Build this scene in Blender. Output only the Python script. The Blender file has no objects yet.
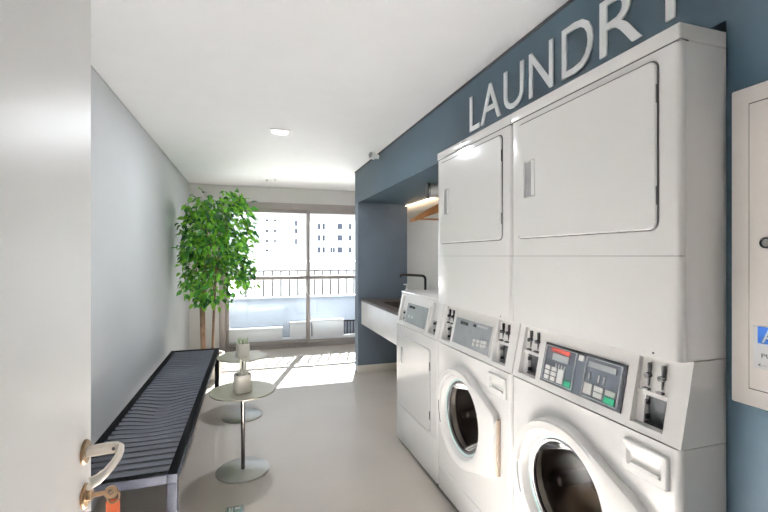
import bpy, bmesh, math, random
from mathutils import Vector, Matrix

random.seed(7)
S = bpy.context.scene
C = S.collection

# ------------------------------------------------------------------ camera, world, sun, exposure
CAM_H = 1.375
cam_d = bpy.data.cameras.new('camera')
cam_d.sensor_width = 36.0
cam_d.lens = 421.0 / 768.0 * 36.0
cam_d.clip_start = 0.02
cam_d.clip_end = 500
cam = bpy.data.objects.new('camera', cam_d)
cam.location = (0, 0, CAM_H)
cam.rotation_euler = (math.radians(90), 0, math.radians(-17.65))
C.objects.link(cam)
S.camera = cam

S.view_settings.view_transform = 'Standard'
S.view_settings.look = 'None'
S.view_settings.gamma = 1.0
S.view_settings.use_curve_mapping = False
S.view_settings.exposure = 1.2
S.cycles.diffuse_bounces = 8

world = bpy.data.worlds.new('sky')
S.world = world
world.use_nodes = True
bg = world.node_tree.nodes['Background']
bg.inputs['Color'].default_value = (0.84, 0.92, 1.0, 1)
bg.inputs['Strength'].default_value = 0.72

sun_d = bpy.data.lights.new('sun', 'SUN')
sun_d.energy = 32.0
sun_d.angle = math.radians(0.12)
sun_d.color = (1.0, 0.98, 0.96)
sun = bpy.data.objects.new('sun', sun_d)
sun.rotation_euler = Vector((-0.315, -1.0, -0.89)).to_track_quat('-Z', 'Y').to_euler()
sun.location = (4, 14, 11)
C.objects.link(sun)

LAMP_W = 9.5          # each ceiling downlight

# ------------------------------------------------------------------ materials
MATS = {}
def mat(name, col, rough=0.5, metal=0.0, var=0.03, scale=6.0, bump=0.0, bscale=200.0, coat=0.0, spec=0.5,
        emit=None, estr=0.0, trans=0.0):
    m = bpy.data.materials.new(name); m.use_nodes = True
    nt = m.node_tree; p = nt.nodes['Principled BSDF']
    p.inputs['Roughness'].default_value = rough
    p.inputs['Metallic'].default_value = metal
    p.inputs['Specular IOR Level'].default_value = spec
    p.inputs['Coat Weight'].default_value = coat
    p.inputs['Coat Roughness'].default_value = 0.08
    tc = nt.nodes.new('ShaderNodeTexCoord')
    n = nt.nodes.new('ShaderNodeTexNoise'); n.inputs['Scale'].default_value = scale
    n.inputs['Detail'].default_value = 4
    r = nt.nodes.new('ShaderNodeValToRGB')
    r.color_ramp.elements[0].position = 0.3; r.color_ramp.elements[1].position = 0.7
    lo = [max(0, c * (1 - var)) for c in col]; hi = [min(1, c * (1 + var)) for c in col]
    r.color_ramp.elements[0].color = (*lo, 1); r.color_ramp.elements[1].color = (*hi, 1)
    nt.links.new(tc.outputs['Object'], n.inputs['Vector'])
    nt.links.new(n.outputs['Fac'], r.inputs['Fac'])
    nt.links.new(r.outputs['Color'], p.inputs['Base Color'])
    if bump:
        n2 = nt.nodes.new('ShaderNodeTexNoise'); n2.inputs['Scale'].default_value = bscale
        b = nt.nodes.new('ShaderNodeBump'); b.inputs['Strength'].default_value = bump
        b.inputs['Distance'].default_value = 0.002
        nt.links.new(tc.outputs['Object'], n2.inputs['Vector'])
        nt.links.new(n2.outputs['Fac'], b.inputs['Height'])
        nt.links.new(b.outputs['Normal'], p.inputs['Normal'])
    if emit:
        p.inputs['Emission Color'].default_value = (*emit, 1)
        p.inputs['Emission Strength'].default_value = estr
    if trans:
        # leaf like: mix in translucency
        out = nt.nodes['Material Output']
        t = nt.nodes.new('ShaderNodeBsdfTranslucent')
        mx = nt.nodes.new('ShaderNodeMixShader'); mx.inputs['Fac'].default_value = trans
        nt.links.new(r.outputs['Color'], t.inputs['Color'])
        nt.links.new(p.outputs[0], mx.inputs[1]); nt.links.new(t.outputs[0], mx.inputs[2])
        nt.links.new(mx.outputs[0], out.inputs['Surface'])
    MATS[name] = m
    return m

def glass_mat(name, tint, fac0=0.05, gloss_rough=0.0, ior=1.45):
    m = bpy.data.materials.new(name); m.use_nodes = True
    nt = m.node_tree; nt.nodes.clear()
    out = nt.nodes.new('ShaderNodeOutputMaterial')
    tr = nt.nodes.new('ShaderNodeBsdfTransparent'); tr.inputs['Color'].default_value = (*tint, 1)
    gl = nt.nodes.new('ShaderNodeBsdfGlossy'); gl.inputs['Roughness'].default_value = gloss_rough
    fr = nt.nodes.new('ShaderNodeFresnel'); fr.inputs['IOR'].default_value = ior
    ad = nt.nodes.new('ShaderNodeMath'); ad.operation = 'ADD'; ad.inputs[1].default_value = fac0
    ad.use_clamp = True
    mx = nt.nodes.new('ShaderNodeMixShader')
    nt.links.new(fr.outputs[0], ad.inputs[0]); nt.links.new(ad.outputs[0], mx.inputs['Fac'])
    nt.links.new(tr.outputs[0], mx.inputs[1]); nt.links.new(gl.outputs[0], mx.inputs[2])
    nt.links.new(mx.outputs[0], out.inputs['Surface'])
    MATS[name] = m
    return m

M = MATS
mat('floor', (0.475, 0.43, 0.385), 0.32, var=0.05, scale=2.2, bump=0.03, bscale=60)
mat('ceiling', (0.93, 0.93, 0.94), 0.75, var=0.01)
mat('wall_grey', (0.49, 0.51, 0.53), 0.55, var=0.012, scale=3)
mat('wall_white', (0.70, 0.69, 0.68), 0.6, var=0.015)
mat('wall_blue', (0.034, 0.062, 0.085), 0.55, var=0.04, scale=3, spec=0.28)
mat('partition_blue', (0.13, 0.165, 0.205), 0.7, var=0.05, scale=4, spec=0.15)
mat('niche_back', (0.72, 0.69, 0.65), 0.5, var=0.02)
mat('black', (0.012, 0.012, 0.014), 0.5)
mat('shadow_gap', (0.02, 0.02, 0.024), 0.9)
mat('skirting', (0.62, 0.59, 0.53), 0.5)
mat('frame_alu', (0.40, 0.365, 0.35), 0.42, metal=0.3)
mat('enamel', (0.74, 0.73, 0.715), 0.16, var=0.008, coat=0.3)
mat('enamel_plastic', (0.70, 0.69, 0.672), 0.32, var=0.008)
mat('seam_dark', (0.05, 0.05, 0.05), 0.7)
mat('grey_plastic', (0.40, 0.41, 0.42), 0.4)
mat('recess_shade', (0.22, 0.22, 0.22), 0.5)
mat('panel_dark', (0.04, 0.047, 0.06), 0.35)
mat('panel_silver', (0.50, 0.51, 0.52), 0.35, metal=0.4)
mat('panel_grey', (0.30, 0.32, 0.34), 0.3, metal=0.3, var=0.1, scale=20)
mat('lcd', (0.32, 0.34, 0.34), 0.25)
mat('lcd_black', (0.02, 0.02, 0.022), 0.2)
mat('red', (0.26, 0.04, 0.03), 0.4)
mat('green', (0.01, 0.20, 0.10), 0.4)
mat('key_white', (0.62, 0.62, 0.60), 0.4)
mat('steel', (0.34, 0.32, 0.30), 0.38, metal=1.0, var=0.1, scale=14)
mat('drum_steel', (0.42, 0.39, 0.36), 0.33, metal=0.9, var=0.2, scale=10)
mat('coin_box', (0.09, 0.095, 0.10), 0.35, metal=0.6, var=0.4, scale=20)
mat('gasket', (0.015, 0.015, 0.016), 0.55)
mat('seal_green', (0.42, 0.56, 0.54), 0.3)
glass_mat('pane', (0.97, 0.985, 0.99), 0.0)
glass_mat('bowl_glass', (0.60, 0.57, 0.54), -0.005, 0.05, 1.18)
mat('bench_metal', (0.105, 0.112, 0.142), 0.45, metal=0.0, var=0.08, scale=8)
mat('bench_frame', (0.003, 0.0033, 0.0048), 0.6, spec=0.05)
mat('table_top', (0.34, 0.32, 0.26), 0.34, metal=0.3, var=0.04)
mat('chrome_dark', (0.16, 0.15, 0.14), 0.2, metal=1.0)
mat('table_base', (0.46, 0.46, 0.44), 0.3, metal=0.5)
mat('pot_cream', (0.66, 0.63, 0.56), 0.55, bump=0.1, bscale=80)
mat('soil', (0.05, 0.04, 0.03), 0.9, var=0.4, scale=60)
mat('succulent', (0.48, 0.54, 0.38), 0.6, var=0.2, scale=40)
mat('succulent_pale', (0.70, 0.70, 0.62), 0.6, var=0.15, scale=40)
mat('leaf_light', (0.24, 0.56, 0.06), 0.42, var=0.15, scale=6, trans=0.45)
mat('leaf_mid', (0.09, 0.33, 0.05), 0.42, var=0.15, scale=6, trans=0.4)
mat('leaf_dark', (0.025, 0.125, 0.03), 0.4, var=0.2, scale=6, trans=0.25)
mat('bark', (0.26, 0.16, 0.105), 0.85, var=0.3, scale=14, bump=0.6, bscale=40)
mat('door_lacquer', (0.76, 0.75, 0.735), 0.42, var=0.01)
mat('handle_champagne', (0.80, 0.74, 0.66), 0.35, metal=0.5)
mat('rosette_bronze', (0.36, 0.245, 0.14), 0.35, metal=0.8)
mat('key_fob', (0.80, 0.16, 0.05), 0.45)
mat('box_paint', (0.83, 0.78, 0.735), 0.4, var=0.01)
mat('letter_white', (0.92, 0.93, 0.93), 0.45)
mat('sticker_white', (0.72, 0.72, 0.72), 0.4)
mat('sticker_blue', (0.012, 0.09, 0.36), 0.4)
mat('stone_top', (0.085, 0.066, 0.054), 0.35, var=0.25, scale=12)
mat('apron_white', (0.78, 0.78, 0.78), 0.22)
mat('faucet_black', (0.03, 0.027, 0.025), 0.3, metal=0.5)
mat('wood', (0.36, 0.155, 0.045), 0.45, var=0.2, scale=9)
mat('duct_white', (0.60, 0.60, 0.59), 0.5)
mat('led_warm', (1, 0.8, 0.55), 0.5, emit=(1.0, 0.74, 0.50), estr=3.2)
mat('lamp_lens', (0.95, 0.95, 0.95), 0.4, emit=(1.0, 0.96, 0.90), estr=3.0)
mat('lamp_trim', (0.85, 0.85, 0.85), 0.4)
mat('facade', (0.80, 0.80, 0.79), 0.9, var=0.02, scale=0.3)
mat('facade_grey', (0.66, 0.68, 0.70), 0.9, var=0.03, scale=0.3)
mat('hinge_brown', (0.17, 0.13, 0.10), 0.5)
mat('roof_blue', (0.42, 0.52, 0.66), 0.8)
mat('far_glass', (0.05, 0.06, 0.085), 0.6, spec=0.2)
mat('ground', (0.62, 0.62, 0.60), 0.9, var=0.05, scale=0.05)
mat('parapet', (0.36, 0.41, 0.48), 0.7, var=0.03)
mat('ledge_glare_white', (0.95, 0.95, 0.95), 0.6)  # ledge paint, also the boxes that imitate reflected floor glare
mat('rail_metal', (0.028, 0.025, 0.025), 0.5)
mat('outlet_green', (0.20, 0.30, 0.27), 0.2, var=0.2, scale=60)

# ------------------------------------------------------------------ mesh helpers
class B:
    def __init__(self):
        self.bm = bmesh.new()
        self.mi = 0
    def faces_from(self, loops, cap0=False, cap1=False, closed=True):
        bm = self.bm
        L = [[bm.verts.new(v) for v in lp] for lp in loops]
        fs = []
        n = len(L[0])
        for a, b in zip(L[:-1], L[1:]):
            rng = range(n) if closed else range(n - 1)
            for i in rng:
                j = (i + 1) % n
                fs.append(bm.faces.new((a[i], a[j], b[j], b[i])))
        if cap0: fs.append(bm.faces.new(list(reversed(L[0]))))
        if cap1: fs.append(bm.faces.new(L[-1]))
        bmesh.ops.recalc_face_normals(bm, faces=fs)
        for f in fs: f.material_index = self.mi
        return fs
    def box(self, x0, x1, y0, y1, z0, z1, bev=0.0, seg=2, mtx=None):
        bm = self.bm
        g = bmesh.ops.create_cube(bm, size=1.0)
        vs = g['verts']
        for v in vs:
            v.co = Vector(((x0 + x1) / 2 + v.co.x * (x1 - x0), (y0 + y1) / 2 + v.co.y * (y1 - y0), (z0 + z1) / 2 + v.co.z * (z1 - z0)))
        fs = list({f for v in vs for f in v.link_faces})
        for f in fs: f.material_index = self.mi
        if bev > 0:
            es = list({e for v in vs for e in v.link_edges})
            r = bmesh.ops.bevel(bm, geom=es, offset=bev, segments=seg, affect='EDGES', profile=0.5)
            vs = list({v for f in r['faces'] for v in f.verts} | {v for v in vs if v.is_valid})
            for f in r['faces']: f.material_index = self.mi
        if mtx is not None:
            for v in vs: v.co = mtx @ v.co
        return self
    def cyl(self, p0, p1, r0, r1=None, n=16, cap=True):
        r1 = r0 if r1 is None else r1
        p0 = Vector(p0); p1 = Vector(p1); d = (p1 - p0).normalized()
        a = d.orthogonal().normalized(); b = d.cross(a)
        mk = lambda p, r: [p + (a * math.cos(t) + b * math.sin(t)) * r for t in [2 * math.pi * i / n for i in range(n)]]
        self.faces_from([mk(p0, r0), mk(p1, r1)], cap, cap)
        return self
    def tube(self, pts, r, n=10, cap=True):
        pts = [Vector(p) for p in pts]
        rs = r if isinstance(r, (list, tuple)) else [r] * len(pts)
        loops = []
        ref = None
        for i, p in enumerate(pts):
            d = (pts[min(i + 1, len(pts) - 1)] - pts[max(i - 1, 0)]).normalized()
            if ref is None: ref = d.orthogonal().normalized()
            a = (ref - d * ref.dot(d)).normalized(); ref = a
            b = d.cross(a)
            loops.append([p + (a * math.cos(t) + b * math.sin(t)) * rs[i] for t in [2 * math.pi * k / n for k in range(n)]])
        self.faces_from(loops, cap, cap)
        return self
    def lathe(self, c, axis, prof, n=32, cap0=False, cap1=False):
        c = Vector(c); d = Vector(axis).normalized()
        a = d.orthogonal().normalized(); b = d.cross(a)
        loops = []
        for r, h in prof:
            loops.append([c + d * h + (a * math.cos(t) + b * math.sin(t)) * r for t in [2 * math.pi * k / n for k in range(n)]])
        self.faces_from(loops, cap0, cap1)
        return self
    def prism(self, poly, fn, a, b):
        self.faces_from([[fn(p, a) for p in poly], [fn(p, b) for p in poly]], True, True)
        return self

def obj(name, b, m, parent=None, ang=35, origin=None):
    me = bpy.data.meshes.new(name)
    if origin is not None:
        bmesh.ops.translate(b.bm, verts=b.bm.verts, vec=-Vector(origin))
    b.bm.to_mesh(me); b.bm.free()
    ms = m if isinstance(m, (list, tuple)) else [m]
    for x in ms: me.materials.append(M[x])
    me.polygons.foreach_set('use_smooth', [True] * len(me.polygons))
    me.set_sharp_from_angle(angle=math.radians(ang))
    o = bpy.data.objects.new(name, me)
    C.objects.link(o)
    if origin is not None: o.location = origin
    if parent is not None: o.parent = parent
    return o

def thing(name, label, cat, loc=(0, 0, 0), rz=0.0, group=None):
    o = bpy.data.objects.new(name, None)
    o.empty_display_size = 0.1
    C.objects.link(o)
    o.location = loc; o.rotation_euler = (0, 0, rz)
    o['label'] = label; o['category'] = cat
    if group: o['group'] = group
    return o
def tag(o, label, cat, group=None):
    o['label'] = label; o['category'] = cat
    if group: o['group'] = group
    return o
def struct(o, label=None, cat=None):
    o['kind'] = 'structure'
    if label: o['label'] = label
    if cat: o['category'] = cat
    return o
def child_copy(src, parent, loc=None):
    c = src.copy(); C.objects.link(c); c.parent = parent
    if loc is not None: c.location = loc
    return c
def copy_tree(o, parent=None):
    c = o.copy(); C.objects.link(c); c.parent = parent
    for ch in list(o.children): copy_tree(ch, c)
    return c

def rrect(x, cy, cz, w, h, r, n=5):
    pts = []
    for (sy, sz, a0) in ((1, 1, 0), (-1, 1, 90), (-1, -1, 180), (1, -1, 270)):
        for k in range(n + 1):
            a = math.radians(a0 + 90 * k / n)
            pts.append((x, cy + sy * (w / 2 - r) + r * math.cos(a), cz + sz * (h / 2 - r) + r * math.sin(a)))
    return pts

def text_mesh(name, s, m, height, width=None, depth=0.002, parent=None, bold=0.0):
    cu = bpy.data.curves.new(name, 'FONT')
    cu.body = s; cu.extrude = depth / 2; cu.resolution_u = 4; cu.offset = bold
    t = bpy.data.objects.new(name + '_tmp', cu); C.objects.link(t)
    dg = bpy.context.evaluated_depsgraph_get()
    me = bpy.data.meshes.new_from_object(t.evaluated_get(dg))
    bpy.data.objects.remove(t); bpy.data.curves.remove(cu)
    xs = [v.co.x for v in me.vertices]; ys = [v.co.y for v in me.vertices]
    sx = sy = height / (max(ys) - min(ys))
    if width: sx = width / (max(xs) - min(xs))
    x0 = min(xs); y0 = min(ys); zc = 0
    for v in me.vertices:
        # local text frame: x -> -Y, y -> +Z, z -> -X
        tx = (v.co.x - x0) * sx; ty = (v.co.y - y0) * sy; tz = v.co.z
        v.co = Vector((-tz, -tx, ty))
    me.materials.clear(); me.materials.append(M[m])
    me.name = name
    o = bpy.data.objects.new(name, me); C.objects.link(o)
    if parent is not None: o.parent = parent
    return o

# ------------------------------------------------------------------ dimensions
XL = -0.81            # left wall
YF = 6.43             # window wall
ZC = 2.3935           # ceiling
XB = 1.213            # blue wall
XN = 1.83             # niche back
ZN = 2.005            # niche soffit
YR = -2.2             # back of the corridor
XR = 2.7              # right wall beyond the niche
X0 = 1.05             # machine fronts
W = 0.729             # machine width
PITCH = 0.735
YM = [0.798, 0.798 + PITCH, 0.798 + 2 * PITCH]

# ------------------------------------------------------------------ structure
struct(obj('floor', B().box(XL - 0.1, XR + 0.1, YR - 0.1, YF + 0.02, -0.1, 0), 'floor'))
struct(obj('ceiling', B().box(XL - 0.1, XR + 0.1, YR - 0.1, YF + 0.15, ZC, ZC + 0.1), 'ceiling'))
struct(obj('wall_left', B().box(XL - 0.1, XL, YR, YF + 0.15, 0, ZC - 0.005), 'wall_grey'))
b = B()
b.box(XL, -0.42, YF, YF + 0.15, 0, ZC - 0.006)
b.box(-0.42, XR, YF, YF + 0.15, 2.165, ZC - 0.006)
b.box(2.02, XR, YF, YF + 0.15, 0, 2.165)
b.box(XL, XR, YF + 0.15, YF + 0.54, 2.19, ZC + 0.1)
struct(obj('wall_far', b, 'wall_white'))
struct(obj('wall_right_far', B().box(XR, XR + 0.1, 4.97, YF + 0.15, 0, ZC), 'wall_white'))
# dark shadow joints where the ceiling meets the walls
struct(obj('trim_1', B().box(XL - 0.02, XL + 0.003, YR, YF, ZC - 0.006, ZC - 0.0005), 'grey_plastic'))
struct(obj('trim_2', B().box(XB - 0.004, XB + 0.03, -0.05, 4.97, ZC - 0.016, ZC - 0.0005), 'shadow_gap'))
# blue wall near the camera, bulkhead, far partition
struct(obj('wall_right', B().box(XB, XB + 0.7, YR, 0.795, 0, ZC - 0.011), 'wall_blue'))
struct(obj('wall_bulkhead', B().box(XB, XN + 0.1, 0.795, 4.97, ZN, ZC - 0.011), 'wall_blue'))
struct(obj('wall_partition', B().box(XB, XN + 0.1, 4.82, 4.97, 0, ZN), 'partition_blue'))
struct(obj('wall_niche', B().box(XN, XN + 0.1, 0.795, 4.82, 0, ZN), 'niche_back'))
struct(obj('wall_right_end', B().box(XN + 0.1, XR, 4.87, 4.97, 0, ZC), 'wall_white'))
struct(obj('baseboard_partition', B().box(XB - 0.012, XN, 4.806, 4.822, 0, 0.085, 0.003), 'skirting'))
# entrance wall behind the camera (the camera stands in the doorway), a lobby behind it
b = B()
b.box(XL, -0.34, -0.16, -0.06, 0, ZC)
b.box(1.06, XB, -0.16, -0.06, 0, ZC)
b.box(-0.34, 1.06, -0.16, -0.06, 2.16, ZC)
struct(obj('wall_entrance', b, 'wall_white'))
struct(obj('wall_lobby', B().box(XL, XB, YR - 0.1, YR, 0, ZC), 'wall_white'))

# ------------------------------------------------------------------ window wall
def sash(name, x0, x1, y, first):
    w = bpy.data.objects.new(name, None); C.objects.link(w); w.location = ((x0 + x1) / 2, y, 0)
    w['kind'] = 'structure'
    h = (x1 - x0) / 2
    st = 0.045
    for nm, a in (('stile', (-h, -h + st, 0.03, 2.08)), ('stile', (h - st, h, 0.03, 2.08)),
                  ('bottom_rail', (-h + st, h - st, 0.03, 0.10)), ('top_rail', (-h + st, h - st, 2.02, 2.08)),
                  ('middle_rail', (-h + st, h - st, 1.020, 1.075))):
        obj(nm, B().box(a[0], a[1], -0.02, 0.02, a[2], a[3], 0.003), 'frame_alu', w)
    obj('pane', B().box(-h + st, h - st, -0.003, 0.003, 0.10, 1.02), 'pane', w)
    obj('pane', B().box(-h + st, h - st, -0.003, 0.003, 1.075, 2.02), 'pane', w)
    return w
sash('window_1', -0.335, 0.865, YF + 0.075, True)
sash('window_2', 0.825, 1.965, YF + 0.03, False)
b = B()
b.box(-0.42, -0.335, YF - 0.005, YF + 0.12, 0, 2.165, 0.003)
b.box(1.965, 2.02, YF - 0.005, YF + 0.12, 0, 2.165, 0.003)
b.box(-0.335, 1.965, YF - 0.005, YF + 0.12, 2.075, 2.165, 0.003)
b.box(-0.335, 1.965, YF - 0.005, YF + 0.12, 0.0, 0.018)
b.box(-0.335, 1.965, YF + 0.000, YF + 0.008, 0.018, 0.032)
b.box(-0.335, 1.965, YF + 0.050, YF + 0.056, 0.018, 0.032)
struct(obj('window_frame', b, 'frame_alu'))

# balcony: parapet, railing, white boxes standing in for floor glare mirrored in the glass
struct(obj('balcony_floor', B().box(-1.2, 3.2, YF + 0.15, 6.95, -0.12, -0.01), 'ground'))
b = B(); b.box(-1.2, 3.2, 6.70, 6.82, -0.12, 0.715); b.box(-1.2, 3.2, 6.68, 6.84, 0.715, 0.74)
struct(obj('balcony_parapet', b, ['parapet']))
rail = thing('balcony_railing', 'dark thin metal balcony railing outside the sliding window', 'railing', (0.9, 6.76, 0.74))
obj('handrail', B().box(-2.0, 2.2, -0.012, 0.012, 0.393, 0.416, 0.002), 'rail_metal', rail)
obj('handrail', B().box(-2.0, 2.2, -0.008, 0.008, 0.012, 0.022, 0.002), 'rail_metal', rail)
first = None
for i in range(33):
    x = -2.0 + 0.13 * i
    if first is None:
        first = obj('baluster', B().box(-0.010, 0.010, -0.008, 0.008, 0.0, 0.395), 'rail_metal', rail)
        first.location = (x, 0, 0)
    else:
        child_copy(first, rail, (x, 0, 0))
PL = [(-0.32, 0.47, 0.29, 'long low white box standing in for floor glare left of the mullion'),
      (0.585, 0.90, 0.36, 'short white box standing in for floor glare behind the window mullion'),
      (0.93, 1.42, 0.38, 'wide white box standing in for floor glare in the right window pane')]
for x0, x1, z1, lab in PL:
    p = thing('floor_glare_box', lab, 'box', ((x0 + x1) / 2, 6.625, 0.12), 0, 'white boxes standing in for floor glare')
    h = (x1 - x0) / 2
    obj('body', B().box(-h, h, -0.05, 0.05, 0, z1 - 0.142, 0.004), 'ledge_glare_white', p)
    obj('lid', B().box(-h - 0.006, h + 0.006, -0.056, 0.056, z1 - 0.142, z1 - 0.12, 0.003), 'ledge_glare_white', p)
tag(obj('balcony_step', B().box(-1.2, 1.2, -0.03, 0.03, 0, 0.13, 0.004), 'ledge_glare_white'), 'low white ledge running just outside the sliding window', 'ledge').location = (0.8, 6.62, -0.01)
g = thing('vent_grille', 'grey barred grille at the right end of the white glare boxes', 'grille', (1.55, 6.675, -0.01))
for z0 in (0.0, 0.33): obj('frame_bar', B().box(-0.11, 0.11, -0.01, 0.01, z0, z0 + 0.02), 'rail_metal', g)
for k in range(5):
    x = -0.10 + 0.05 * k
    obj('bar', B().box(x - 0.006, x + 0.006, -0.006, 0.006, 0.02, 0.33), 'rail_metal', g)

# ------------------------------------------------------------------ city outside
struct(obj('ground', B().box(-150, 220, 7.6, 320, -12.2, -12.0), 'ground'))
def tower(name, label, x0, x1, y, z1, m, wins, depth=14, z0=-12.0, ww=0.55, wh=1.25, roof=True, roofm=None, rh=0.35):
    t = thing(name, label, 'building', ((x0 + x1) / 2, y, z0))
    h = (x1 - x0) / 2
    obj('wall', B().box(-h, h, 0, depth, 0, z1 - z0), m, t)
    if roof:
        obj('roof', B().box(-h - 0.2, h + 0.2, -0.2, depth + 0.2, z1 - z0, z1 - z0 + rh), roofm or m, t)
    first = None
    for wx, wz, sw, sh in wins:
        if first is None:
            fr = obj('window', B().box(-0.5, 0.5, -0.06, 0.0, -0.5, 0.5), 'facade_grey', t)
            pn = obj('pane', B().box(-0.42, 0.42, -0.10, -0.06, -0.45, 0.45), 'far_glass', fr)
            first = fr
        else:
            fr = copy_tree(first, t)
        fr.location = (wx - (x0 + x1) / 2, 0, wz - z0)
        fr.scale = (sw, 1, sh)
    return t
def at(px, py, Y):
    u = (px - 384) / 421; dX = .3032 + u * .9529; dY = .9529 - u * .3032
    s = Y / dY
    return dX * s, CAM_H + (256 - py) / 421 * s
wins = []
for py in (226.5, 238, 250):
    for px in (319, 323.6, 338.5, 341, 350, 357, 362, 370):
        if py < 245 and px == 319 and py > 230: pass
        x, z = at(px, py, 100); wins.append((x, z, 0.72, 1.5))
for px in (331.2, 333.8):
    x, z = at(px, 250, 100); wins.append((x, z, 0.6, 1.3))
x0, z1 = at(314, 220.5, 100); x1, _ = at(376, 220, 100)
tower('apartment_building', 'white apartment block with rows of small dark windows beyond the right pane', x0, x1, 100, z1, 'facade', wins)
wins = []
for py in (220.5, 231, 241, 250.5):
    for px, sw in ((267, 0.9), (275, 0.8)):
        x, z = at(px, py, 115); wins.append((x, z, sw, 0.7))
x0, _ = at(262.5, 220, 115); x1, _ = at(289, 220, 115)
tower('apartment_tower', 'tall pale tower with faint window columns beyond the left pane', x0, x1, 115, 26, 'facade', wins)
wins = []
for py in (223.5, 231, 241.5):
    x, z = at(296, py, 95); wins.append((x, z, 0.6, 1.3))
x0, z1 = at(292.5, 218, 95); x1, _ = at(302.5, 220, 95)
tower('stair_tower', 'narrow white tower block left of the window mullion', x0, x1, 95, z1, 'facade_grey', wins)
x0, _ = at(238, 220, 125); x1, _ = at(252, 220, 125)
tower('slab_building', 'pale grey slab building showing beside the tree leaves', x0, x1, 125, 16, 'facade_grey', [(at(245, 231, 125)[0], 9.0, 1.2, 0.8), (at(245, 245, 125)[0], 5.0, 1.2, 0.8)])
x0, z1 = at(275, 256.5, 70); x1, _ = at(301, 256, 70)
tower('low_roof_building', 'low pale blue roofed building in front of the towers', x0, x1, 70, z1, 'facade', [], roofm='roof_blue', rh=1.2)
x0, z1 = at(258, 257, 72); x1, _ = at(275, 256, 72)
tower('low_white_building', 'low white building beside the blue roofed one', x0, x1, 72, z1, 'facade', [])
x0, z1 = at(305, 264, 62); x1, _ = at(390, 264, 62)
tower('low_hall', 'long low grey hall below the apartment block', x0, x1, 62, z1, 'facade_grey', [])

# ------------------------------------------------------------------ ceiling fittings
def downlight(x, y, label, power=LAMP_W, spread=180):
    t = thing('ceiling_downlight', label, 'light', (x, y, ZC), 0, 'ceiling downlights')
    tb = B()
    out = [(-.085, -.085), (.085, -.085), (.085, .085), (-.085, .085)]
    n = 32
    sq = []; ci = []
    for k in range(n):
        a = 2 * math.pi * k / n + math.pi / 4
        c_, s_ = math.cos(a), math.sin(a); q = 0.085 / max(abs(c_), abs(s_))
        sq.append((c_ * q, s_ * q)); ci.append((c_ * 0.066, s_ * 0.066))
    tb.faces_from([[(p[0], p[1], 0) for p in sq], [(p[0], p[1], -0.006) for p in sq], [(p[0], p[1], -0.006) for p in ci], [(p[0], p[1], -0.001) for p in ci]])
    obj('trim_ring', tb, 'lamp_trim', t)
    obj('lens', B().lathe((0, 0, -0.002), (0, 0, -1), [(0.0655, 0), (0.055, 0.002), (0.001, 0.003)], 28, False, True), 'lamp_lens', t)
    ld = bpy.data.lights.new('downlight_lamp', 'AREA'); ld.shape = 'DISK'; ld.size = 0.13; ld.energy = power; ld.spread = math.radians(spread)
    ld.color = (0.90, 0.945, 1.0)
    lo = bpy.data.objects.new('lamp', ld); C.objects.link(lo); lo.location = (0, 0, -0.012); lo.parent = t
    return t
downlight(0.235, 3.554, 'square recessed ceiling downlight with a round lit lens')
downlight(0.20, 1.34, 'added unseen ceiling downlight just inside the entrance', 1250, 30)  # added narrow lamp, its floor pool bounces light onto the ceiling
downlight(0.235, -1.15, 'added unseen ceiling downlight in the entrance lobby', 10, 60)  # added weak fill lamp behind the camera
for i, (px, py) in enumerate(((267, 180), (275, 179.3))):
    s = 1.0185 / ((256 - py) / 421); u = (px - 384) / 421
    x = (.3032 + u * .9529) * s; y = (.9529 - u * .3032) * s
    tag(obj('ceiling_sprinkler', B().lathe((x, y, ZC), (0, 0, -1), [(0.03, 0), (0.03, 0.004), (0.012, 0.008), (0.012, 0.022), (0.02, 0.024), (0.001, 0.026)], 16, False, True), 'lamp_trim', origin=(x, y, ZC)),
        ('left' if i == 0 else 'right') + ' one of two tiny white ceiling fittings near the window', 'sprinkler', 'tiny ceiling fittings')
t = thing('motion_sensor', 'small white motion sensor at the top of the blue bulkhead', 'sensor', (XB, 3.99, ZC - 0.036))
obj('mount', B().cyl((0.0, 0, 0), (-0.03, 0, 0), 0.022, n=14).box(-0.035, -0.02, -0.02, 0.02, -0.02, 0.02, 0.004), 'lamp_trim', t)
obj('head', B().lathe((-0.03, 0.0, 0.0), (-0.9, -0.35, 0.12), [(0.018, 0), (0.036, 0.02), (0.040, 0.055), (0.034, 0.062)], 20, True, True), 'lamp_trim', t)
obj('lens', B().lathe((-0.03 - .9 * .062, -.35 * .062, .12 * .062), (-0.9, -0.35, 0.12), [(0.030, 0), (0.024, 0.010), (0.001, 0.014)], 20, False, True), 'grey_plastic', t)

# ------------------------------------------------------------------ machines
ALPHA = math.atan2(0.05, 0.227); CA, SA = math.cos(ALPHA), math.sin(ALPHA)
ZP, ZT, D = 0.873, 1.098, 0.74
def pm(y, bb, n):          # a point on the slanted control panel: y along, bb up the slope, n outwards
    return Vector((SA * bb - CA * n, y, ZP + CA * bb + SA * n))
def pbox(b, y0, y1, b0, b1, n0, n1):
    b.faces_from([[pm(y0, b0, n0), pm(y1, b0, n0), pm(y1, b1, n0), pm(y0, b1, n0)],
                  [pm(y0, b0, n1), pm(y1, b0, n1), pm(y1, b1, n1), pm(y0, b1, n1)]], True, True)
    return b
def face_px(z, off=0.0):   # x of the slanted face at height z
    return (z - ZP) * 0.05 / 0.227 + off

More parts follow.
